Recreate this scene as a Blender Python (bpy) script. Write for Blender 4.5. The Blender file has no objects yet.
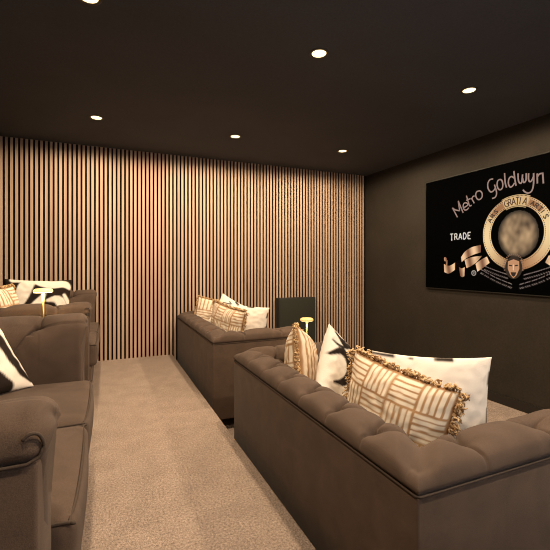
import bpy, bmesh, math, random
from mathutils import Vector, Matrix, noise
random.seed(7)
PI = math.pi
sc = bpy.context.scene
C = sc.collection

# ---------------------------------------------------------------- helpers
def lin(r, g, b):
    f = lambda c: c/12.92 if c <= .04045 else ((c+.055)/1.055)**2.4
    return (f(r/255), f(g/255), f(b/255))

def link(o, parent=None):
    C.objects.link(o)
    if parent: o.parent = parent
    return o

def mk(name, vs, fs, mat, parent=None, smooth=True, col=None, loc=None):
    me = bpy.data.meshes.new(name)
    me.from_pydata([tuple(v) for v in vs], [], fs)
    me.validate(); me.update()
    if smooth: me.polygons.foreach_set('use_smooth', [True]*len(me.polygons))
    if col:
        a = me.color_attributes.new('Col', 'FLOAT_COLOR', 'POINT')
        for i, c in enumerate(col): a.data[i].color = (c[0], c[1], c[2], 1)
    me.materials.append(mat)
    o = bpy.data.objects.new(name, me)
    if loc: o.location = loc
    return link(o, parent)

def empty(name, loc, label=None, cat=None, group=None, rz=0):
    o = bpy.data.objects.new(name, None); o.empty_display_size = .1
    o.location = loc; o.rotation_euler = (0, 0, rz)
    C.objects.link(o)
    if label: tag(o, label, cat, group)
    return o

def tag(o, label, cat, group=None):
    o['label'] = label; o['category'] = cat
    if group: o['group'] = group
    return o

def struct(o):
    o['kind'] = 'structure'; return o

class MB:
    def __init__(s): s.v = []; s.f = []
    def box(s, a, b):
        n = len(s.v)
        for x in (a[0], b[0]):
            for y in (a[1], b[1]):
                for z in (a[2], b[2]): s.v.append((x, y, z))
        for q in ((0,1,3,2),(4,6,7,5),(0,4,5,1),(2,3,7,6),(0,2,6,4),(1,5,7,3)): s.f.append([n+i for i in q])
    def tube(s, pts, r, seg=8, closed=False):
        pts = [Vector(p) for p in pts]; n0 = len(s.v); N = len(pts)
        rs = r if isinstance(r, (list, tuple)) else [r]*N
        for i, p in enumerate(pts):
            if closed: t = pts[(i+1) % N]-pts[i-1]
            else: t = pts[min(i+1, N-1)]-pts[max(i-1, 0)]
            t.normalize()
            u = t.cross(Vector((0, 0, 1)))
            if u.length < .05: u = t.cross(Vector((1, 0, 0)))
            u.normalize(); w = t.cross(u)
            for k in range(seg):
                a = 2*PI*k/seg
                s.v.append(p+(u*math.cos(a)+w*math.sin(a))*rs[i])
        for i in range(N if closed else N-1):
            for k in range(seg):
                a = n0+i*seg+k; b = n0+i*seg+(k+1) % seg
                j = (i+1) % N
                c = n0+j*seg+(k+1) % seg; d = n0+j*seg+k
                s.f.append([a, b, c, d])
        if not closed:
            s.f.append([n0+k for k in range(seg)][::-1]); s.f.append([n0+(N-1)*seg+k for k in range(seg)])
    def lathe(s, prof, seg=32, cap=True):
        n0 = len(s.v)
        for r, z in prof:
            for k in range(seg):
                a = 2*PI*k/seg; s.v.append((r*math.cos(a), r*math.sin(a), z))
        for i in range(len(prof)-1):
            for k in range(seg):
                k2 = (k+1) % seg
                s.f.append([n0+i*seg+k, n0+i*seg+k2, n0+(i+1)*seg+k2, n0+(i+1)*seg+k])
        if cap:
            s.f.append([n0+k for k in range(seg)][::-1]); s.f.append([n0+(len(prof)-1)*seg+k for k in range(seg)])
    def build(s, name, mat, parent=None, smooth=True, bevel=0, loc=None):
        o = mk(name, s.v, s.f, mat, parent, smooth, loc=loc)
        if bevel:
            bm = bmesh.new(); bm.from_mesh(o.data)
            es = [e for e in bm.edges if len(e.link_faces) == 2 and e.calc_face_angle(0) > .6]
            bmesh.ops.bevel(bm, geom=es, offset=bevel, segments=3, affect='EDGES', profile=.5)
            bm.to_mesh(o.data); bm.free()
            o.data.polygons.foreach_set('use_smooth', [smooth]*len(o.data.polygons))
        return o

def catmull(P, n, closed=False):
    out = []; N = len(P)
    segs = N if closed else N-1
    for i in range(segs):
        if closed: p = [P[(i+k-1) % N] for k in range(4)]
        else: p = [P[max(i-1, 0)], P[i], P[i+1], P[min(i+2, N-1)]]
        for k in range(n):
            t = k/n
            out.append(tuple(.5*((2*p[1][d])+(-p[0][d]+p[2][d])*t+(2*p[0][d]-5*p[1][d]+4*p[2][d]-p[3][d])*t*t
                     +(-p[0][d]+3*p[1][d]-3*p[2][d]+p[3][d])*t**3) for d in range(len(P[0]))))
    if not closed: out.append(tuple(P[-1]))
    return out

# ---------------------------------------------------------------- materials
def base_mat(name, color, rough=.6, metal=0, spec=.5):
    m = bpy.data.materials.new(name); m.use_nodes = True
    b = m.node_tree.nodes['Principled BSDF']
    b.inputs['Base Color'].default_value = (*color, 1)
    b.inputs['Roughness'].default_value = rough
    b.inputs['Metallic'].default_value = metal
    b.inputs['Specular IOR Level'].default_value = spec
    return m, m.node_tree.nodes, m.node_tree.links, b

def noisy(name, c1, c2, scale, rough=.8, bump=.0, bscale=None, stretch=(1, 1, 1), spec=.3, detail=4, dist=.002, big=None, metal=0, ramp=(.3, .7), nrough=.5):
    m, n, l, b = base_mat(name, c1, rough, metal, spec)
    tc = n.new('ShaderNodeTexCoord'); mp = n.new('ShaderNodeMapping'); mp.inputs['Scale'].default_value = stretch
    l.new(tc.outputs['Object'], mp.inputs['Vector'])
    t = n.new('ShaderNodeTexNoise'); t.inputs['Scale'].default_value = scale; t.inputs['Detail'].default_value = detail; t.inputs['Roughness'].default_value = nrough
    l.new(mp.outputs[0], t.inputs['Vector'])
    r = n.new('ShaderNodeValToRGB'); r.color_ramp.elements[0].position = ramp[0]; r.color_ramp.elements[1].position = ramp[1]
    r.color_ramp.elements[0].color = (*c1, 1); r.color_ramp.elements[1].color = (*c2, 1)
    l.new(t.outputs['Fac'], r.inputs['Fac'])
    out = r.outputs['Color']
    if big:
        t2 = n.new('ShaderNodeTexNoise'); t2.inputs['Scale'].default_value = big[0]; t2.inputs['Detail'].default_value = 5
        t2.inputs['Distortion'].default_value = .6
        l.new(mp.outputs[0], t2.inputs['Vector'])
        mr = n.new('ShaderNodeMapRange'); mr.inputs['From Min'].default_value = .3; mr.inputs['From Max'].default_value = .7
        mr.inputs['To Min'].default_value = big[1]; mr.inputs['To Max'].default_value = big[2]
        l.new(t2.outputs['Fac'], mr.inputs['Value'])
        mx = n.new('ShaderNodeVectorMath'); mx.operation = 'SCALE'
        l.new(out, mx.inputs[0]); l.new(mr.outputs[0], mx.inputs['Scale']); out = mx.outputs[0]
    l.new(out, b.inputs['Base Color'])
    if bump:
        t3 = n.new('ShaderNodeTexNoise'); t3.inputs['Scale'].default_value = bscale or scale; t3.inputs['Detail'].default_value = 3
        l.new(mp.outputs[0], t3.inputs['Vector'])
        bp = n.new('ShaderNodeBump'); bp.inputs['Strength'].default_value = bump; bp.inputs['Distance'].default_value = dist
        l.new(t3.outputs['Fac'], bp.inputs['Height']); l.new(bp.outputs[0], b.inputs['Normal'])
    return m

def attr_mat(name, rough=.9, emit=0, bump=0):
    m, n, l, b = base_mat(name, (.5, .5, .5), rough, 0, .2)
    a = n.new('ShaderNodeAttribute'); a.attribute_name = 'Col'
    if emit:
        b.inputs['Base Color'].default_value = (.01, .01, .01, 1)
        l.new(a.outputs['Color'], b.inputs['Emission Color']); b.inputs['Emission Strength'].default_value = emit
        m.cycles.emission_sampling = 'NONE'
    else:
        l.new(a.outputs['Color'], b.inputs['Base Color'])
        if bump:
            tc = n.new('ShaderNodeTexCoord'); t = n.new('ShaderNodeTexNoise'); t.inputs['Scale'].default_value = 260
            l.new(tc.outputs['Object'], t.inputs['Vector'])
            bp = n.new('ShaderNodeBump'); bp.inputs['Strength'].default_value = bump; bp.inputs['Distance'].default_value = .002
            l.new(t.outputs['Fac'], bp.inputs['Height']); l.new(bp.outputs[0], b.inputs['Normal'])
    return m

def emit_mat(name, color, strength):
    m, n, l, b = base_mat(name, color, .4)
    b.inputs['Emission Color'].default_value = (*color, 1); b.inputs['Emission Strength'].default_value = strength
    m.cycles.emission_sampling = 'NONE'
    return m

FAB = noisy('sofa fabric', (.075, .050, .037), (.113, .077, .058), 420, .95, .35, 600, spec=.15, big=(9, .86, 1.12))
FAB.node_tree.nodes['Principled BSDF'].inputs['Sheen Weight'].default_value = .05
FAB.node_tree.nodes['Principled BSDF'].inputs['Sheen Roughness'].default_value = .5
PIPE = noisy('sofa piping', (.055, .040, .031), (.08, .058, .046), 300, .9, .2, spec=.15)
CARPET = noisy('beige carpet', (.15, .112, .090), (.70, .55, .457), 100, 1, 1, 220, spec=.05, dist=.010, detail=9, big=(7, .90, 1.09), ramp=(.34, .66), nrough=.8)
PAINT = noisy('black wall paint', (.021, .0165, .0115), (.028, .022, .016), 60, .75, .15, 90, spec=.25, big=(2.5, .85, 1.15))
CEIL = noisy('black ceiling paint', (.050, .052, .060), (.062, .064, .073), 90, .8, .1, spec=.25, big=(1.2, .9, 1.1))
FELT = noisy('black acoustic felt', (.011, .007, .004), (.020, .012, .008), 300, 1, .3, spec=.05)
TRIMD = noisy('black gloss skirting', (.018, .014, .011), (.022, .018, .014), 40, .5, spec=.3)
BLACK = noisy('black lacquer', (.010, .010, .008), (.016, .016, .013), 30, .55, .05, spec=.35)
GRILLE = noisy('dark grille cloth', (.026, .027, .020), (.036, .037, .028), 500, .9, .3, spec=.15)
FOOT = noisy('dark wood', (.014, .010, .008), (.03, .02, .014), 30, .5, stretch=(1, 1, .1))
GOLD = noisy('brushed gold', (.80, .52, .18), (.90, .62, .26), 80, .32, .05, metal=1, spec=.5)
TRIMR = noisy('black spotlight trim', (.05, .04, .03), (.06, .05, .04), 50, .5)
WHITECLOTH = noisy('white linen', (.70, .64, .56), (.80, .74, .66), 300, .95, .3, spec=.15)

# wood slats: colour varies per slat and along the grain
def wood():
    m, n, l, b = base_mat('oak slats', (.5, .3, .18), .55, 0, .3)
    tc = n.new('ShaderNodeTexCoord'); mp = n.new('ShaderNodeMapping'); mp.inputs['Scale'].default_value = (9, 0, .55)
    l.new(tc.outputs['Object'], mp.inputs['Vector'])
    t = n.new('ShaderNodeTexNoise'); t.inputs['Scale'].default_value = 1.3; t.inputs['Detail'].default_value = 2
    l.new(mp.outputs[0], t.inputs['Vector'])
    r = n.new('ShaderNodeValToRGB'); r.color_ramp.elements[0].position = .32; r.color_ramp.elements[1].position = .68
    r.color_ramp.elements[0].color = (.40, .272, .190, 1); r.color_ramp.elements[1].color = (.56, .408, .300, 1)
    l.new(t.outputs['Fac'], r.inputs['Fac']); l.new(r.outputs[0], b.inputs['Base Color'])
    return m
WOOD = wood()

# ---------------------------------------------------------------- room shell
XL, XR, YB, YF, ZT, ZL, PX = -1.15, 3.61, -.62, 4.9, 2.44, -.285, .75
def slab(name, a, b, mat):
    m = MB(); m.box(a, b); return struct(m.build(name, mat, smooth=False))
slab('floor', (XL-.1, YB-.1, ZL-.1), (XR+.1, YF+.1, ZL), CARPET)
m = MB(); m.box((XL, YB, ZL+.001), (PX, YF, 0))
pl = struct(m.build('floor_platform', CARPET, smooth=False, bevel=.012))
slab('ceiling', (XL-.1, YB-.1, ZT), (XR+.1, YF+.1, ZT+.1), CEIL)
slab('wall_left', (XL-.1, YB-.1, ZL), (XL, YF+.1, ZT), PAINT)
slab('wall_right', (XR, YB-.1, ZL), (XR+.1, YF+.1, ZT), PAINT)
slab('wall_front', (XL, YB-.1, ZL), (XR, YB, ZT), PAINT)
# unseen window, added in the wall behind the camera to supply cool fill
FILLPANE = emit_mat('cool fill pane', (.75, .86, 1), 1.0)
m = MB(); m.box((.75, YB-.005, 1.0), (2.05, YB+.004, 2.0)); wn = struct(m.build('fill_window_1', FILLPANE, smooth=False))
for a, b in (((.69, YB, .94), (2.11, YB+.03, 1.0)), ((.69, YB, 2.0), (2.11, YB+.03, 2.06)), ((.69, YB, 1.0), (.75, YB+.03, 2.0)), ((2.05, YB, 1.0), (2.11, YB+.03, 2.0)), ((1.385, YB, 1.0), (1.415, YB+.025, 2.0))):
    m = MB(); m.box(a, b); m.build('fill_window_frame', BLACK, wn, smooth=False)
A = bpy.data.lights.new('window_cool_fill', 'AREA'); A.shape = 'RECTANGLE'; A.size = 1.3; A.size_y = 1.0; A.energy = 9; A.color = (.74, .86, 1)  # area light that carries the added window's cool fill
o = bpy.data.objects.new('window_cool_fill', A); link(o); o.location = (1.4, YB+.035, 1.5); o.rotation_euler = (PI/2, 0, 0)
slab('baseboard_right', (XR-.016, YB, ZL), (XR, YF-.03, ZL+.09), TRIMD)
wb = slab('wall_back', (XL, YF+.0, ZL), (XR, YF+.1, ZT), FELT)
m = MB(); pitch = .0456; x = -1.0045-pitch*3
while x < XR-.02:
    m.box((x-.0126, YF-.020, ZL), (x+.0126, YF+.002, ZT)); x += pitch
ws = m.build('slat_cladding', WOOD, wb, smooth=False, bevel=0)
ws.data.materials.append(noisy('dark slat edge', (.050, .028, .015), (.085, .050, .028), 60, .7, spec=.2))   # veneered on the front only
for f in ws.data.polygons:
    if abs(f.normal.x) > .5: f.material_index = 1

# ---------------------------------------------------------------- sofas
LEN, DEP, ADEP = 1.733, .88, .845
PROF = [(.030, .716), (.008, .734), (-.001, .754), (.012, .791), (.050, .814), (.100, .822), (.150, .812), (.190, .786),
        (.214, .742), (.224, .67), (.226, .56), (.224, .45), (.216, .36)]
def smooth01(x):
    x = max(0, min(1, x)); return x*x*(3-2*x)
def tuft(seg, s, t):
    """height (<=0) of the padded surface; s along the rail, t = arc length of the profile from the outer seam"""
    p = .235 if seg == 'back' else .35
    s0 = .1175 if seg == 'back' else .28
    T1, dT = {'back': (.145, .22), 'near': (.185, .28), 'far': (.285, .26)}[seg]
    k = (s-s0)/p
    if t < T1:
        d = abs(k-round(k))*p
        fade = smooth01((t-.02)/.09)
        near = smooth01((t-.05)/(T1-.05))
        h = -fade*((.014+.006*near)*math.exp(-(d/.0062)**1.4) + (.005+.009*near*near)*math.exp(-d/.030))
    else:
        j = (t-T1)/dT
        a = k+j/2; b = k-j/2
        da = abs(a-round(a))*p; db = abs(b-round(b))*p
        d = min(da, db)*.85
        if seg != 'back' and s > s0+p:            # past the last button one pleat runs level to the front
            d = min(abs(t-T1+.12*(s-s0-p)), da if s < s0+p else 9)
        h = -(.017 if seg == 'back' else .024)*math.exp(-(d/.0068)**1.4) - .013*math.exp(-d/.034)
    # buttons
    best = 9
    for row in range(-1, 3):
        tt = T1+dT*row
        if row < 0 or (row > 0 and seg != 'back' and s > s0+p*.9): continue
        off = 0 if row % 2 == 0 else .5
        ds = (k-off-round(k-off))*p
        best = min(best, math.hypot(ds, t-tt))
    h -= .024*math.exp(-(best/.018)**2) + (.015*math.exp(-(best/.045)**2) if seg == 'back' else .024*math.exp(-(best/.062)**2))
    return h
def tufted_rail():
    pr = catmull(PROF, 7); n = len(pr)
    arc = [0]
    for i in range(1, n): arc.append(arc[-1]+math.dist(pr[i], pr[i-1]))
    nor = []
    for i in range(n):
        a = pr[max(i-1, 0)]; b = pr[min(i+1, n-1)]
        dx, dz = b[0]-a[0], b[1]-a[1]; L = math.hypot(dx, dz)
        nor.append((-dz/L, dx/L))      # outward (left of travel)
    tail = [(.15, .36), (.09, .45), (.06, .60), (.05, .69)]
    rings = []
    segs = [('near', 150), ('back', 380), ('far', 150)]
    for seg, cnt in segs:
        for q in range(cnt+1):
            if seg != 'near' and q == 0: continue
            w = q/cnt; ring = []
            for i, (o, z) in enumerate(pr):
                def place(o, z):
                    if seg == 'near': return (ADEP-.035+(o-ADEP+.035)*w, o, z)
                    if seg == 'back': return (o, o+(LEN-2*o)*w, z)
                    return (o+(ADEP-.035-o)*w, LEN-o, z)
                P = place(o, z)
                if seg == 'back': s = P[1]-LEN/2; cd = min(P[1]-o, LEN-o-P[1])
                else: s = P[0]; cd = P[0]-o
                g = smooth01(cd/.10)
                fade = smooth01((arc[i]-.02)/.09)
                h = g*tuft(seg, s, arc[i]) + (1-g)*(-.016*fade-.012)*fade
                h += .003*noise.noise(Vector(P)*9)*fade
                o2 = o+nor[i][0]*h; z2 = z+nor[i][1]*h
                ring.append(place(o2, z2))
            for o, z in tail: ring.append(place(o, z))
            rings.append(ring)
    # rounded, slightly gathered caps at the fronts of both arms
    def cap(ring, sgn):
        out = []; N = len(ring)
        cy = sum(p[1] for p in ring[:n])/n; cz = .74
        cx = ring[0][0]
        for j in range(1, 7):
            a = j/6*PI/2*.98; k = math.cos(a)
            dx = .042*math.sin(a)
            r = []
            for i, p in enumerate(ring):
                low = smooth01((.755-p[2])/.12)
                kk = 1-(1-k)*.50*(1-low*.8)
                sw = .004*math.sin(6*math.atan2(p[2]-cz, p[1]-cy)+a*3)*math.sin(a)
                r.append((cx+dx*(1-low*.6)+sw*(1-low), cy+(p[1]-cy)*kk, max(p[2], cz-.45)*1.0 if low > .99 else cz+(p[2]-cz)*kk))
            out.append(r)
        return out
    c0 = cap(rings[0], 1)[::-1]; c1 = cap(rings[-1], -1)
    rings = c0+rings+c1
    N = len(rings[0]); vs = [p for r in rings for p in r]; fs = []
    for a in range(len(rings)-1):
        for i in range(N):
            i2 = (i+1) % N
            fs.append([a*N+i, (a+1)*N+i, (a+1)*N+i2, a*N+i2])
    fs.append(list(range(N))); fs.append([(len(rings)-1)*N+i for i in range(N)][::-1])
    return vs, fs

def rounded_box(c, size, r, n=14, crown=0, front=0):
    """box mesh with rounded edges and a crowned top"""
    hx, hy, hz = [q/2 for q in size]
    bm = bmesh.new(); bmesh.ops.create_cube(bm, size=2)
    bmesh.ops.subdivide_edges(bm, edges=bm.edges[:], cuts=n, use_grid_fill=True)
    vs = []
    for v in bm.verts:
        p = v.co
        q = [math.copysign(1-(1-abs(a))**1.7, a) for a in p]
        P = Vector((q[0]*hx, q[1]*hy, q[2]*hz))
        inner = Vector((max(-hx+r, min(hx-r, P.x)), max(-hy+r, min(hy-r, P.y)), max(-hz+r, min(hz-r, P.z))))
        d = P-inner
        if d.length > 1e-6: P = inner+d.normalized()*r
        u, w, z = P.x/hx, P.y/hy, P.z/hz
        if z > 0: P.z += crown*(1-u*u)*(1-w*w)
        if u > 0: P.x += front*(1-w*w)*(1-z*z)*u
        vs.append(P+Vector(c))
    bm.verts.index_update()
    fs = [[v.index for v in f.verts] for f in bm.faces]; bm.free()
    return vs, fs

def make_sofa():
    root = empty('chesterfield_sofa', (0, 0, 0))
    m = MB(); a, b = .004, .205; z0, z1 = .10, .728
    D2 = ADEP-.012
    # outer U shaped carcass as one prism
    outer = [(D2, a), (a, a), (a, LEN-a), (D2, LEN-a), (D2, LEN-b), (b, LEN-b), (b, b), (D2, b)]
    N = len(outer)
    vs = [(x, y, z0) for x, y in outer]+[(x, y, z1) for x, y in outer]
    fs = [[i, (i+1) % N, (i+1) % N+N, i+N] for i in range(N)]
    fs = [f[::-1] for f in fs]
    for q in ((0, 1, 6, 7), (1, 2, 5, 6), (2, 3, 4, 5)):
        fs.append(list(q)); fs.append([i+N for i in q][::-1])
    m.v = vs; m.f = fs
    m.build('carcass', FAB, root, bevel=.008)
    m = MB(); m.box((.19, .19, .10), (DEP-.035, LEN-.19, .305))
    m.build('seat_base', FAB, root, bevel=.015)
    vs, fs = tufted_rail()
    mk('tufted_padding', vs, fs, FAB, root)
    m = MB()
    o = .003; z = .729
    curl = [(ADEP-.036, -.002, .776), (ADEP-.024, .000, .786), (ADEP-.010, .006, .780), (ADEP-.003, .010, .758), (ADEP-.010, .007, .738)]
    pts = catmull(curl, 4)+[(ADEP-.03, o, z)]+[(ADEP-.03-(ADEP-.03-o)*i/20, o, z) for i in range(1, 20)]+[(o+.01, o, z), (o, o+.01, z)]
    pts += [(o, o+(LEN-2*o)*i/40, z) for i in range(1, 40)]+[(o, LEN-o-.01, z), (o+.01, LEN-o, z)]
    pts += [(o+(ADEP-.03-o)*i/20, LEN-o, z) for i in range(1, 21)]+[(x, LEN-y, q) for x, y, q in catmull(curl, 4)[::-1]]
    m.tube(pts, .0035, 6)
    m.build('piping', PIPE, root)
    w = (LEN-2*.222)/2
    for k in range(2):
        cy = .222+w*(k+.5)
        cx0, cx1 = .21, DEP+.004
        vs, fs = rounded_box(((cx0+cx1)/2, cy, .390), (cx1-cx0, w-.004, .18), .035, 14, .022, .012)
        c = mk('seat_cushion', vs, fs, FAB, root)
        m = MB()
        hy = w/2-.012; xx = cx1-.010
        loop = catmull([(cx0+.05, cy-hy, .468), (xx-.05, cy-hy, .470), (xx-.006, cy-hy+.02, .470), (xx+.006, cy, .471), (xx-.006, cy+hy-.02, .470), (xx-.05, cy+hy, .470), (cx0+.05, cy+hy, .468)], 6)
        m.tube(loop, .0045, 6); m.build('piping', PIPE, c)
    for x, y in ((.07, .07), (.07, LEN-.07), (DEP-.10, .07), (DEP-.10, LEN-.07)):
        m = MB(); m.lathe([(.024, 0), (.028, .012), (.034, .07), (.036, .105)], 20)
        f = m.build('foot', FOOT, root, loc=(x, y, 0))
    return root

def copy_tree(o, parent=None):
    c = o.copy(); C.objects.link(c)
    if parent: c.parent = parent; c.matrix_parent_inverse = o.matrix_parent_inverse
    for ch in list(o.children): copy_tree(ch, c)
    return c

SG = 'chesterfield sofas in two rows'
s0 = make_sofa()
for i, (x, y, z, lab) in enumerate([
        (.80, .844, ZL, 'brown tufted chesterfield sofa seen from behind at lower right, nearest the camera'),
        (.80, 3.138, ZL, 'brown tufted chesterfield sofa on the lower floor, its end against the slatted wall'),
        (-.95, .844, 0, 'brown chesterfield sofa with two bare seat cushions at lower left beside the carpet aisle'),
        (-.95, 3.138, 0, 'brown chesterfield sofa at far left on the carpet platform near the slatted wall')]):
    s = s0 if i == 0 else copy_tree(s0)
    s.location = (x, y, z); tag(s, lab, 'sofa', SG)

# ---------------------------------------------------------------- cushions
CREAM = lin(236, 222, 202); TAN = lin(184, 146, 106); TAN2 = lin(162, 122, 86); INK = lin(36, 27, 22); WHITE = lin(240, 230, 218)
mixc = lambda a, b, t: tuple(a[i]+(b[i]-a[i])*t for i in range(3))
def stripes(cols, rows, ns, warm=0):
    def f(u, v):
        x = (u+1)/2*cols; y = (v+1)/2*rows
        i, j = int(min(cols-1, x)), int(min(rows-1, y))
        fx, fy = x-i, y-j
        edge = min(fx, 1-fx, fy, 1-fy)
        q = fx if (i+j) % 2 == 0 else fy
        q += .03*noise.noise(Vector((u*5, v*5, i)))
        s = abs(((q*ns) % 1)-.5)*2           # 0 at stripe centre
        k = smooth01((.76-s)/.2)*smooth01((edge-.03)/.04)
        base = mixc(TAN, TAN2, .5+.5*noise.noise(Vector((u*3, v*3, 2))))
        return mixc(base, mixc(CREAM, TAN, .25*max(0, noise.noise(Vector((u*9, v*9, 7))))), k)
    return f
def segd(p, a, b):
    vx, vy = b[0]-a[0], b[1]-a[1]; L = vx*vx+vy*vy
    t = max(0, min(1, ((p[0]-a[0])*vx+(p[1]-a[1])*vy)/L)) if L else 0
    return math.hypot(p[0]-a[0]-t*vx, p[1]-a[1]-t*vy), t
def inked(strokes, invert=False):
    """strokes: list of point lists (u, v, half width)"""
    S = [catmull(s, 6) for s in strokes]
    def f(u, v):
        best = 9
        for s in S:
            for i in range(len(s)-1):
                d, t = segd((u, v), s[i], s[i+1])
                best = min(best, d-(s[i][2]+(s[i+1][2]-s[i][2])*t))
        k = smooth01(.5-best/.05)
        if invert: k = 1-k
        return mixc(WHITE, INK, k)
    return f
plain = lambda u, v: WHITE
CUSH = attr_mat('woven cushion cover', .95, bump=.4)
FRINGE = attr_mat('cotton fringe', .95)

def cushion(name, w, h, th, front, back, loc, yaw=0, roll=0, tilt=0, label='', group=None, fringe=0, N=64, seed=0, sag=.07):
    rnd = random.Random(seed)
    vs = []; cols = []; idx = {}
    def pt(u, v, sg):
        px = w/2*u*(1-sag*(1-v*v)*abs(u)**2)
        pz = h/2*v*(1-sag*(1-u*u)*abs(v)**2)
        t = max(0, (1-abs(u)**2.4))*max(0, (1-abs(v)**2.4))
        y = th/2*t**.5
        e = max(abs(u), abs(v))
        y *= 1+.10*noise.noise(Vector((u*2.2+seed, v*2.2, sg)))
        y += .006*noise.noise(Vector((u*6+seed, v*6, sg*3)))*t**.3
        # gathers running in from the seam
        y -= .006*smooth01((e-.55)/.4)*t**.3*abs(math.sin(9*(u-v)+seed))*abs(math.sin(7*(u+v)))
        return (px, -sg*y, pz)
    fs = []
    ease = lambda a: math.sin(a*PI/2)*.6+a*.4
    for sg in (1, -1):
        for i in range(N+1):
            for j in range(N+1):
                u = ease(-1+2*i/N); v = ease(-1+2*j/N)
                rim = i in (0, N) or j in (0, N)
                if rim and sg == -1: idx[(sg, i, j)] = idx[(1, i, j)]; continue
                idx[(sg, i, j)] = len(vs); vs.append(pt(u, v, sg))
                cols.append((front if sg == 1 else back)(u, v))
        for i in range(N):
            for j in range(N):
                q = [idx[(sg, i, j)], idx[(sg, i+1, j)], idx[(sg, i+1, j+1)], idx[(sg, i, j+1)]]
                fs.append(q if sg == 1 else q[::-1])
    o = mk(name, vs, fs, CUSH, None, True, cols)
    # yaw: direction the front faces, measured from -Y about Z
    M = Matrix.Rotation(yaw, 4, 'Z') @ Matrix.Rotation(tilt, 4, 'X') @ Matrix.Rotation(roll, 4, 'Y')
    o.matrix_world = Matrix.Translation(loc) @ M
    tag(o, label, 'cushion', group)
    if fringe:
        mb = MB(); fc = []
        per = 2*(w+h); n = int(per/.0030)
        for k in range(n):
            d = rnd.random()*per
            if d < w: u, v, nx, nz = -1+2*d/w, -1, 0, -1
            elif d < w+h: u, v, nx, nz = 1, -1+2*(d-w)/h, 1, 0
            elif d < 2*w+h: u, v, nx, nz = 1-2*(d-w-h)/w, 1, 0, 1
            else: u, v, nx, nz = -1, 1-2*(d-2*w-h)/h, -1, 0
            p = Vector(pt(u, v, 1)); L = fringe*rnd.uniform(.6, 1.15)
            dirn = Vector((nx+rnd.uniform(-.45, .45), rnd.uniform(-.75, .75), nz+rnd.uniform(-.45, .45))).normalized()
            e1 = dirn.orthogonal().normalized(); e2 = dirn.cross(e1); ph = rnd.random()*6.28; cr = rnd.uniform(.004, .009); sp = rnd.choice((-1, 1))*rnd.uniform(5, 9)
            droop = Vector((rnd.uniform(-.3, .3), rnd.uniform(-.5, .5), rnd.uniform(-.7, 0)))
            pts = [p-Vector((nx, 0, nz))*.006]
            for q in range(1, 8):
                t = q/7; a = ph+sp*t
                pts.append(p+dirn*L*t*(1-.3*t)+droop*L*.35*t*t+(e1*math.cos(a)+e2*math.sin(a))*cr*min(1, 2*t))
            c0 = len(mb.v); mb.tube(pts, [.0036]*7+[.0022], 4)
            c = mixc(lin(222, 190, 146), lin(140, 102, 66), rnd.random()**1.5)
            fc += [c]*(len(mb.v)-c0)
        mk('fringe', mb.v, mb.f, FRINGE, o, True, fc)
    return o

INK_A = [[(-.15, .95, .05), (.25, .75, .10), (.62, .62, .12), (.98, .55, .10)],
         [(-.75, .30, .06), (-.30, .42, .10), (.15, .38, .13), (.45, .10, .13), (.48, -.30, .12), (.25, -.62, .05)],
         [(.55, .35, .05), (.85, .12, .12), (.98, -.25, .12)], [(-.45, .78, .03), (-.15, .62, .06), (.18, .55, .04)],
         [(.9, .9, .12), (.98, .98, .08)], [(-.9, -.95, .05), (-.5, -.8, .14), (-.1, -.95, .10)], [(.6, -.95, .1), (.9, -.8, .12)]]
PETAL = [[(-.92, -.45, .10), (-.55, .10, .20), (-.35, .75, .22), (-.25, .98, .12)], [(-.45, -.98, .10), (-.12, -.25, .17), (.18, .35, .06)],
         [(-.75, .97, .10), (-.2, .98, .12), (.30, .80, .17), (.75, .80, .14), (.97, .62, .06)], [(.02, -.9, .06), (.42, -.42, .17), (.55, -.95, .10)],
         [(.30, .12, .06), (.66, .10, .16), (.96, -.75, .10)], [(.8, .35, .05), (.98, .0, .08)], [(-.95, -.95, .18), (-.8, -.9, .12)]]
INK_G = [[(.30, .98, .10), (.58, .45, .13), (.66, -.20, .13), (.78, -.62, .11), (.95, -.86, .06)], [(-.75, -.80, .22), (-.1, -.78, .36), (.38, -.92, .14)],
         [(-.9, .85, .10), (-.5, .5, .2), (-.2, .75, .12)]]
INK_B = [[(-.80, .86, .05), (-.50, .70, .14), (-.2, .80, .12), (.1, .80, .12)], [(-.92, .60, .02), (-.72, .52, .05), (-.5, .56, .03)],
         [(-.95, .22, .04), (-.66, .40, .10), (-.36, .34, .14), (-.20, .02, .14), (-.38, -.30, .11), (-.70, -.42, .03)],
         [(.3, .5, .12), (.7, .3, .15), (.9, -.1, .12)], [(.4, -.9, .1), (.8, -.6, .12)]]
EDGE = [[(-.98, .97, .02), (-.62, .975, .03)], [(-.35, .97, .015), (-.30, .97, .02)], [(.10, .985, .03), (.36, .985, .035)],
        [(.985, .75, .02), (.985, .55, .03)], [(.985, .12, .02), (.985, -.15, .03)]]

FG, BG, WG = 'striped fringed cushions', 'black and white cushions', 'plain white backed cushions'
def d2y(nx, ny): return math.atan2(nx, -ny)     # yaw so that the front (-Y) looks along (nx, ny)

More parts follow.
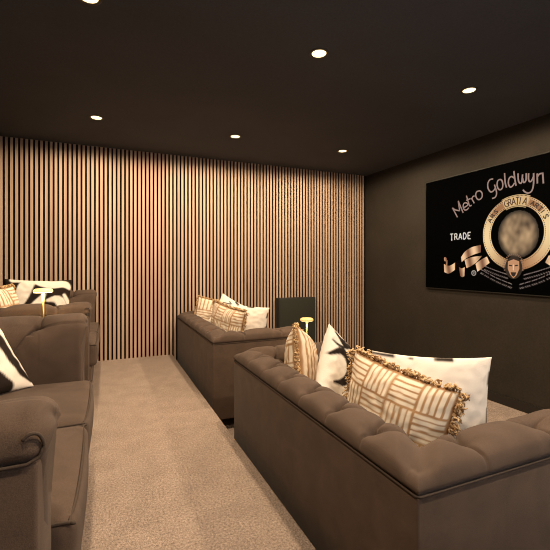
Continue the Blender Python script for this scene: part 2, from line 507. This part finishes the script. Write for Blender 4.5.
# on the near right sofa
cushion('fringed_cushion', .43, .43, .20, stripes(2, 1, 6), stripes(3, 4, 4), (1.125, 2.18, .475), d2y(.84, -.54), .30, -.10,
        'striped fringed square cushion seen edge on, standing before the brass lamp', FG, .03, seed=3)
cushion('patterned_cushion', .43, .43, .16, inked(INK_B), plain, (1.20, 1.875, .475), d2y(.56, -.83), .62, -.12,
        'white cushion with bold black curves, corner up, between two striped fringed cushions', BG, seed=5)
cushion('lumbar_cushion', .51, .47, .20, stripes(4, 4, 5), stripes(4, 4, 5), (1.155, 1.375, .412), d2y(-.95, -.31), .16, -.08,
        'large striped cushion with curly tan fringe over the nearest sofa back', FG, .048, seed=8, N=110)
cushion('white_cushion', .51, .51, .15, inked(EDGE), inked(INK_A), (1.355, 1.36, .440), d2y(-.62, -.78), .0, .04,
        'plain white cushion with black marks along its top edge, behind the large striped cushion', WG, seed=11)
# on the far right sofa
cushion('fringed_cushion', .46, .44, .17, stripes(2, 3, 5), stripes(3, 4, 4), (1.14, 4.42, .475), d2y(-.40, -.92), .18, -.22,
        'small striped square cushion at the wall end of the far right sofa', FG, .03, seed=23)
cushion('patterned_cushion', .43, .43, .15, inked(INK_A), plain, (1.30, 4.30, .485), d2y(-.3, -.95), .5, -.25,
        'white cushion with black curves, behind the striped ones on the far right sofa', BG, seed=25)
cushion('lumbar_cushion', .58, .46, .17, stripes(4, 3, 5), stripes(4, 3, 5), (1.150, 3.93, .44), d2y(-.95, -.31), .12, -.08,
        'striped cushion with fringed end over the corner of the far right sofa back', FG, .040, seed=28)
cushion('white_cushion', .54, .48, .15, inked(EDGE), inked(INK_A), (1.38, 4.05, .425), d2y(-.62, -.78), .10, .0,
        'plain white cushion at the aisle corner of the far right sofa', WG, seed=31)
# on the left sofas
cushion('patterned_cushion', .57, .48, .15, inked(PETAL, True), plain, (-.60, 4.36, .72), d2y(.05, -1), .03, -.16,
        'black cushion with cream leaf shapes on the far left sofa behind the glowing lamp', BG, seed=41)
cushion('fringed_cushion', .33, .45, .15, stripes(2, 3, 5), stripes(3, 4, 4), (-.70, 3.53, .71), d2y(.96, -.28), .0, -.15,
        'striped tan cushion at the left picture edge on the far left sofa', FG, .03, seed=43)
cushion('patterned_cushion', .46, .46, .15, inked(INK_G), plain, (-.590, 2.19, .672), d2y(.75, -.66), 0, -.68,
        'white cushion with thick black curves on the near left sofa seat', BG, seed=45)

# ---------------------------------------------------------------- side tables and lamps
def side_table(x, y, z, h, label):
    r = empty('side_table', (x, y, z), label, 'table', 'small round side tables')
    m = MB(); m.lathe([(.165, h-.022), (.18, h-.018), (.18, h-.004), (.176, h)], 40); m.build('table_top', BLACK, r)
    m = MB(); m.lathe([(.02, .012), (.016, .04), (.016, h-.05), (.05, h-.022)], 20); m.build('stem', BLACK, r)
    m = MB(); m.lathe([(.13, 0), (.132, .008), (.05, .016), (.02, .022)], 36); m.build('base', BLACK, r)
def lamp(x, y, z, label, watts, glow):
    r = empty('table_lamp', (x, y, z), label, 'lamp', 'small brass table lamps')
    m = MB(); m.lathe([(.046, 0), (.048, .006), (.044, .014), (.012, .02)], 32); m.build('base', GOLD, r)
    m = MB(); m.lathe([(.008, .015), (.008, .338)], 16); m.build('stem', GOLD, r)
    m = MB(); m.lathe([(.054, .338), (.056, .341), (.054, .352), (.044, .359), (.008, .362)], 36, cap=False); m.build('lamp_shade', emit_mat('glowing brass shade', (1, .66, .24), glow), r)
    m = MB(); m.lathe([(.009, .335), (.050, .335), (.053, .339), (.009, .341)], 32); m.build('diffuser', emit_mat('warm lamp diffuser', (1, .72, .34), glow*9), r)
    L = bpy.data.lights.new('lamp_glow', 'POINT'); L.energy = watts; L.color = (1, .68, .32); L.shadow_soft_size = .03
    o = bpy.data.objects.new('lamp_glow', L); link(o, r); o.location = (0, 0, .315)
side_table(-.367, 2.866, 0, .587, 'small dark round table holding the glowing lamp between the left sofas')
lamp(-.367, 2.866, .587, 'glowing brass mushroom lamp between the two left sofas', 4, 1.3)
side_table(1.525, 2.866, ZL, .583, 'small dark round table holding the brass lamp between the right sofas')
lamp(1.525, 2.866, ZL+.583, 'brass mushroom lamp before the black cabinet, between the right sofas', 1.6, .2)

# ---------------------------------------------------------------- black cabinet by the slatted wall
cb = empty('speaker_cabinet', (2.385, 4.80, ZL), 'black box shaped cabinet standing against the slatted wall', 'cabinet')
m = MB(); m.box((-.275, -.06, .03), (.275, .075, .932)); m.build('body', BLACK, cb, bevel=.006)
m = MB(); m.box((-.265, -.068, .045), (.265, -.058, .922)); m.build('front_panel', GRILLE, cb, bevel=.004)
for x, y in ((-.24, -.035), (.24, -.035), (-.24, .05), (.24, .05)):
    m = MB(); m.lathe([(.02, 0), (.022, .032)], 16); m.build('foot', FOOT, cb, loc=(x, y, 0))

# ---------------------------------------------------------------- recessed ceiling lights
LENS = emit_mat('warm spotlight lens', (1, .74, .36), 2.6)
LABS = {(0, 2): 'recessed ceiling downlight cut by the top edge of the picture, at left', (1, 2): 'recessed ceiling downlight in the middle of the ceiling, largest one in full view',
        (2, 2): 'recessed ceiling downlight above the wall screen at right', (0, 3): 'leftmost recessed downlight of the row nearest the slatted wall',
        (1, 3): 'middle recessed downlight of the row nearest the slatted wall', (2, 3): 'right recessed downlight nearest the corner of slatted wall and screen wall',
        (0, 1): 'recessed ceiling downlight over the near end of the left sofa', (1, 1): 'recessed ceiling downlight over the near end of the right sofa', (2, 1): 'recessed ceiling downlight near the screen wall, out of the picture'}
SPOT = bpy.data.lights.new('downlight_beam', 'SPOT')
SPOT.energy = 82; SPOT.color = (1, .765, .515); SPOT.spot_size = math.radians(180); SPOT.spot_blend = .22; SPOT.shadow_soft_size = .045
first = None
for i, x in enumerate((-.08, 1.24, 2.56)):
    for j, y in ((1, .415), (2, 2.165), (3, 3.915)):
        r = empty('recessed_downlight', (x, y, ZT), LABS[(i, j)], 'ceiling light', 'recessed ceiling downlights')
        if first is None:
            m = MB(); m.lathe([(.046, 0), (.046, -.004), (.060, -.005), (.063, -.003), (.063, .0)], 36, cap=False); a = m.build('trim_ring', TRIMR, r)
            m = MB(); m.lathe([(.046, -.001), (.045, -.004), (.03, -.008), (.004, -.010)], 32); b = m.build('lens', LENS, r)
            l = bpy.data.objects.new('downlight_beam', SPOT); link(l, r); l.location = (0, 0, -.03)
            first = (a, b, l)
        else:
            for q in first:
                c = q.copy(); C.objects.link(c); c.parent = r

# ---------------------------------------------------------------- wall screen
SX = XR-.035
scr = empty('wall_screen', (XR, 2.49, .81), 'large black wall screen showing a film studio title with golden ring', 'screen')
off = Vector((XR, 2.49, .81))
W2, H2 = 2.28, 1.285
Y1, Z0 = 3.65, .812
def W(a, z, d=0): return Vector((SX-d, 3.63-a, z))-off       # a: distance from the screen's left edge
m = MB(); m.box(Vector((SX+.001, Y1-W2, Z0))-off, Vector((XR-.001, Y1, Z0+H2))-off)
m.build('frame', BLACK, scr, bevel=.004)
DISP = base_mat('black display', (.0012, .0012, .0012), .6, 0, 0)[0]
m = MB(); m.box(Vector((SX-.001, Y1-W2+.012, Z0+.012))-off, Vector((SX+.002, Y1-.012, Z0+H2-.012))-off)
m.build('display', DISP, scr, smooth=False)
PIC = attr_mat('lit picture', .6, 1.0)

class Pic:
    """flat lit shapes on the display, each with its own colour"""
    def __init__(s): s.v = []; s.f = []; s.c = []
    def poly(s, pts, col, d):
        n = len(s.v)
        for p in pts: s.v.append(W(p[0], p[1], d)); s.c.append(col(p) if callable(col) else col)
        s.f.append(list(range(n, n+len(pts))))
    def stroke(s, pts, w, col, d, sm=True):
        if sm and len(pts) > 2: pts = catmull(pts, 5)
        n = len(s.v); N = len(pts)
        for i, p in enumerate(pts):
            a = pts[max(i-1, 0)]; b = pts[min(i+1, N-1)]
            dx, dz = b[0]-a[0], b[1]-a[1]; L = math.hypot(dx, dz) or 1
            nx, nz = -dz/L*w/2, dx/L*w/2
            for sg in (1, -1):
                s.v.append(W(p[0]+nx*sg, p[1]+nz*sg, d)); s.c.append(col(p) if callable(col) else col)
        for i in range(N-1): s.f.append([n+2*i, n+2*i+1, n+2*i+3, n+2*i+2])
    def arc(s, c, r0, r1, a0, a1, col, d, n=48):
        k = len(s.v)
        for i in range(n+1):
            a = a0+(a1-a0)*i/n
            for r in (r0, r1):
                p = (c[0]+r*math.cos(a), c[1]+r*math.sin(a)); s.v.append(W(p[0], p[1], d)); s.c.append(col(p) if callable(col) else col)
        for i in range(n): s.f.append([k+2*i, k+2*i+1, k+2*i+3, k+2*i+2])
    def build(s, name): return mk(name, s.v, s.f, PIC, scr, False, s.c)

METRO = [[(.457,1.623),(.388,1.737)],[(.388,1.737),(.427,1.709),(.486,1.692)],[(.486,1.692),(.467,1.803)],[(.467,1.803),(.532,1.663)],
 [(.534,1.716),(.588,1.738),(.577,1.765),(.543,1.765),(.532,1.734),(.549,1.694),(.581,1.692),(.604,1.71)],
 [(.574,1.844),(.601,1.762),(.615,1.728),(.64,1.731)],[(.571,1.793),(.626,1.805)],[(.636,1.81),(.672,1.747)],[(.645,1.79),(.653,1.819),(.676,1.824)],
 [(.725,1.869),(.698,1.86),(.69,1.827),(.706,1.79),(.735,1.777),(.763,1.795),(.766,1.835),(.745,1.863),(.725,1.869)]]
GOLDW = [[(.892,1.96),(.855,1.959),(.832,1.927),(.835,1.877),(.862,1.836),(.892,1.839),(.915,1.863)],
 [(.906,1.901),(.927,1.831),(.927,1.795),(.911,1.771),(.879,1.766)],
 [(.963,1.941),(.941,1.93),(.935,1.889),(.948,1.851),(.971,1.838),(.992,1.855),(.995,1.896),(.983,1.93),(.963,1.941)],
 [(1.014,1.992),(1.021,1.897),(1.036,1.847)],[(1.112,1.925),(1.083,1.945),(1.058,1.924),(1.055,1.879),(1.073,1.846),(1.097,1.853),(1.116,1.878)],
 [(1.109,1.992),(1.119,1.912),(1.131,1.847)],[(1.15,1.961),(1.154,1.894),(1.168,1.866),(1.186,1.871),(1.194,1.942)],
 [(1.194,1.908),(1.203,1.867),(1.218,1.868),(1.228,1.89),(1.229,1.946)],[(1.251,1.941),(1.25,1.886),(1.261,1.862),(1.279,1.867),(1.294,1.899)],
 [(1.297,1.933),(1.296,1.833),(1.281,1.775),(1.25,1.759),(1.22,1.772),(1.197,1.798)],[(1.329,1.922),(1.331,1.831)],
 [(1.331,1.891),(1.348,1.912),(1.369,1.914),(1.377,1.916)],[(1.377,1.919),(1.384,1.821)]]
GREY = lin(142, 116, 108)
p = Pic()
for s in METRO+GOLDW: p.stroke(s, .0145, GREY, .002)
p.build('title_lettering')
# plain capitals drawn as strokes in a unit box
CAP = {'T': [[(0, 1), (1, 1)], [(.5, 1), (.5, 0)], [(.3, 0), (.7, 0)]], 'R': [[(.1, 0), (.1, 1)], [(.1, 1), (.7, .95), (.8, .75), (.7, .52), (.1, .5)], [(.45, .5), (1, 0)]],
       'A': [[(0, 0), (.5, 1)], [(.5, 1), (1, 0)], [(.2, .36), (.8, .36)]], 'D': [[(.1, 0), (.1, 1)], [(.1, 1), (.6, .95), (.95, .5), (.6, .05), (.1, 0)]],
       'E': [[(.1, 0), (.1, 1)], [(.1, 1), (.9, 1)], [(.1, .52), (.7, .52)], [(.1, 0), (.9, 0)]], 'S': [[(.9, .85), (.5, 1), (.12, .78), (.5, .5), (.9, .24), (.5, 0), (.08, .15)]],
       'G': [[(.95, .82), (.55, 1), (.1, .7), (.1, .3), (.55, 0), (.92, .15), (.92, .45), (.6, .45)]], 'I': [[(.5, 0), (.5, 1)]]}
def text(p, word, org, dirn, w, h, gap, lw, col, d):
    ux, uz = dirn; x = 0
    for ch in word:
        cw = w*(.4 if ch == 'I' else 1)
        for s in CAP[ch]:
            q = [(org[0]+ux*(x+a*cw)-uz*b*h, org[1]+uz*(x+a*cw)+ux*b*h) for a, b in s]
            p.stroke(q, lw, col, d, sm=ch in 'SGDR')
        x += cw+gap
p = Pic(); text(p, 'TRADE', (.357, 1.375), (1, .004), .043, .068, .015, .012, lin(205, 196, 186), .002); p.build('trademark_lettering')
RC = (1.128, 1.398)
g0, g1, g2 = lin(238, 205, 150), lin(176, 120, 78), lin(110, 70, 42)
def ringcol(q):
    a = math.atan2(q[1]-RC[1], q[0]-RC[0])
    t = .5+.5*math.cos(2*(a-PI*1.02))
    t2 = .5+.5*math.sin(3*a+.6)
    return mixc(mixc(g1, g2, t2*.5), g0, t)
p = Pic()
p.arc(RC, .262, .352, 0, 2*PI, ringcol, .002, 96)
dk = lin(60, 36, 22)
for k in range(92):
    a = 2*PI*k/92
    for r in (.273, .341):
        c = (RC[0]+r*math.cos(a), RC[1]+r*math.sin(a)); e = .0042
        p.poly([(c[0]-e, c[1]-e), (c[0]+e, c[1]-e), (c[0]+e, c[1]+e), (c[0]-e, c[1]+e)], dk, .003)
def ringword(p, word, mid, step, r, w, h, col, d):
    n = len(word)
    for i, ch in enumerate(word):
        a = mid-(i-(n-1)/2)*step
        u = (math.sin(a), -math.cos(a))
        o = (RC[0]+r*math.cos(a)-u[0]*w/2, RC[1]+r*math.sin(a)-u[1]*w/2)
        text(p, ch, o, u, w, h, 0, .010, col, d)
for a0, a1 in ((.66, 1.14), (2.0, 2.50)):
    p.arc(RC, .283, .331, a0, a1, lin(150, 100, 62), .0035, 12)
ringword(p, 'ARS', 2.47, .17, .287, .038, .040, dk, .005)
ringword(p, 'ARTIS', .72, .145, .287, .036, .040, dk, .005)
p.build('golden_ring')
p = Pic()
p.arc(RC, .248, .364, PI/2-.40, PI/2+.40, lin(206, 170, 118), .0045, 20)
for k in range(22):
    a = PI/2-.38+.76*k/21
    for r in (.257, .355):
        c = (RC[0]+r*math.cos(a), RC[1]+r*math.sin(a)); e = .004
        p.poly([(c[0]-e, c[1]-e), (c[0]+e, c[1]-e), (c[0]+e, c[1]+e), (c[0]-e, c[1]+e)], dk, .0055)
ringword(p, 'GRATIA', PI/2, .125, .272, .036, .066, lin(74, 42, 26), .006)
p.build('motto_plaque')
# plain mottled tawny disc in the opening of the ring
p = Pic(); n = 26
cen = (1.145, 1.385)
for i in range(-n, n):
    for j in range(-n, n):
        q = [(cen[0]+a/n*.20, cen[1]+b/n*.225) for a, b in ((i, j), (i+1, j), (i+1, j+1), (i, j+1))]
        if ((i+.5)/n)**2+((j+.5)/n)**2 > 1: continue
        def cc(q):
            t = .5+.9*noise.noise(Vector((q[0]*9, q[1]*7, 3)))
            s = .5+.8*noise.noise(Vector((q[0]*22, q[1]*16, 8)))
            c = mixc(lin(48, 28, 18), lin(186, 152, 112), max(0, min(1, .55*t+.45*s)))
            e = math.hypot((q[0]-cen[0])/.20, (q[1]-cen[1])/.225)
            return mixc(c, lin(14, 6, 5), smooth01((e-.70)/.30))
        p.poly(q, cc, .0015)
p.build('tawny_disc')
def metal(q):
    return mixc(lin(120, 74, 50), lin(240, 196, 150), .5+.5*math.sin(q[0]*42+q[1]*9))
for mir in (1, -1):
    p = Pic()
    X_ = (lambda a: a) if mir == 1 else (lambda a: 2*RC[0]-a)
    def strip(A, B, d, col=metal):
        A = catmull(A, 7) if len(A) > 2 else [tuple(A[0][k]+(A[1][k]-A[0][k])*i/14 for k in (0, 1)) for i in range(15)]
        B = catmull(B, 7) if len(B) > 2 else [tuple(B[0][k]+(B[1][k]-B[0][k])*i/14 for k in (0, 1)) for i in range(15)]
        for i in range(len(A)-1):
            p.poly([(X_(q[0]), q[1]) for q in (A[i], A[i+1], B[i+1], B[i])], col, d)
    strip([(.268, 1.105), (.345, 1.086), (.425, 1.122)], [(.274, 1.012), (.340, .998), (.423, 1.040)], .002)
    strip([(.268, 1.172), (.286, 1.186), (.310, 1.172)], [(.276, 1.142), (.290, 1.136), (.308, 1.144)], .003)
    strip([(.300, 1.150), (.322, 1.150)], [(.296, 1.095), (.318, 1.090)], .0025)
    strip([(.420, 1.115), (.482, 1.150)], [(.420, 1.050), (.486, 1.035)], .001, lin(44, 26, 18))
    strip([(.477, 1.074), (.515, 1.058), (.552, 1.072)], [(.494, .974), (.520, .962), (.548, .974)], .002)
    strip([(.503, 1.178), (.56, 1.243), (.65, 1.286), (.749, 1.302)], [(.513, 1.126), (.57, 1.166), (.66, 1.203), (.750, 1.226)], .002)
    strip([(.549, 1.150), (.64, 1.178), (.765, 1.190)], [(.575, 1.062), (.63, 1.082), (.700, 1.124)], .0015)
    strip([(.689, 1.107), (.755, 1.150), (.824, 1.181)], [(.712, 1.024), (.785, 1.070), (.855, 1.118)], .0045)
    p.build('golden_ribbon')
p = Pic(); p.arc((.666, 1.010), .020, .030, 0, 2*PI, lin(150, 140, 132), .002, 24)
text(p, 'R', (.656, .998), (1, 0), .020, .024, 0, .006, lin(150, 140, 132), .003); p.build('registered_mark')
# laurel sprays and small bearded mask below the ring
lg = lin(112, 98, 92)
for mir in (1, -1):
    p = Pic()
    for P, n in (([(.80, 1.065), (.93, 1.02), (1.05, .985)], 14), ([(.76, 1.03), (.93, .95), (1.09, .895)], 18)):
        c = catmull(P, 20)
        for k in range(n):
            q = c[int(k/(n-1)*(len(c)-1))]
            for sg in (1, -1):
                a = (RC[0]+(q[0]-RC[0])*mir, q[1]+.013*sg)
                p.stroke([a, (a[0]-.014*mir, a[1]+.012*sg)], .008, lg, .003, False)
    p.build('laurel_spray')
p = Pic()
for k in range(21):
    a = -.35+(PI+.7)*k/20
    c = (1.108+.088*math.cos(a), 1.085+.105*math.sin(a))
    p.stroke([c, (c[0]+.016*math.cos(a), c[1]+.018*math.sin(a))], .010, lin(120, 92, 76), .006, False)
p.build('laurel_wreath')
p = Pic()
def ell(c, rx, rz, col, d, n=28): p.poly([(c[0]+rx*math.cos(2*PI*k/n), c[1]+rz*math.sin(2*PI*k/n)) for k in range(n)], col, d)
ell((1.108, 1.07), .086, .108, lin(24, 10, 6), .0052)
p.poly([(1.052, 1.13), (1.108, 1.15), (1.164, 1.13), (1.166, 1.06), (1.14, 1.0), (1.108, .968), (1.076, 1.0), (1.050, 1.06)], lin(188, 136, 98), .006)
for sx in (-1, 1):
    p.stroke([(1.108+sx*.014, 1.088), (1.108+sx*.044, 1.092)], .012, lin(34, 16, 10), .007, False)
p.stroke([(1.108, 1.10), (1.106, 1.05), (1.112, 1.045)], .010, lin(232, 190, 140), .007, False)
p.poly([(1.080, 1.026), (1.136, 1.026), (1.126, .995), (1.108, .982), (1.090, .995)], lin(30, 12, 8), .007)
p.build('bearded_mask')

# ---------------------------------------------------------------- world, camera, view
w = bpy.data.worlds.new('World'); sc.world = w; w.use_nodes = True
w.node_tree.nodes['Background'].inputs[0].default_value = (.02, .018, .016, 1)
w.node_tree.nodes['Background'].inputs[1].default_value = 1
cam = bpy.data.cameras.new('Camera'); co = bpy.data.objects.new('Camera', cam); C.objects.link(co)
co.location = (0, 0, 1.1); co.rotation_euler = (PI/2, 0, -math.atan(169/391))
cam.sensor_width = 36; cam.lens = 391/550*36; cam.shift_y = -10.5/550; cam.clip_start = .02
sc.camera = co
vs = sc.view_settings
vs.view_transform = 'Standard'; vs.look = 'None'; vs.gamma = 1; vs.use_curve_mapping = False; vs.exposure = 0
sc.cycles.use_adaptive_sampling = False; sc.cycles.filter_width = 1.0
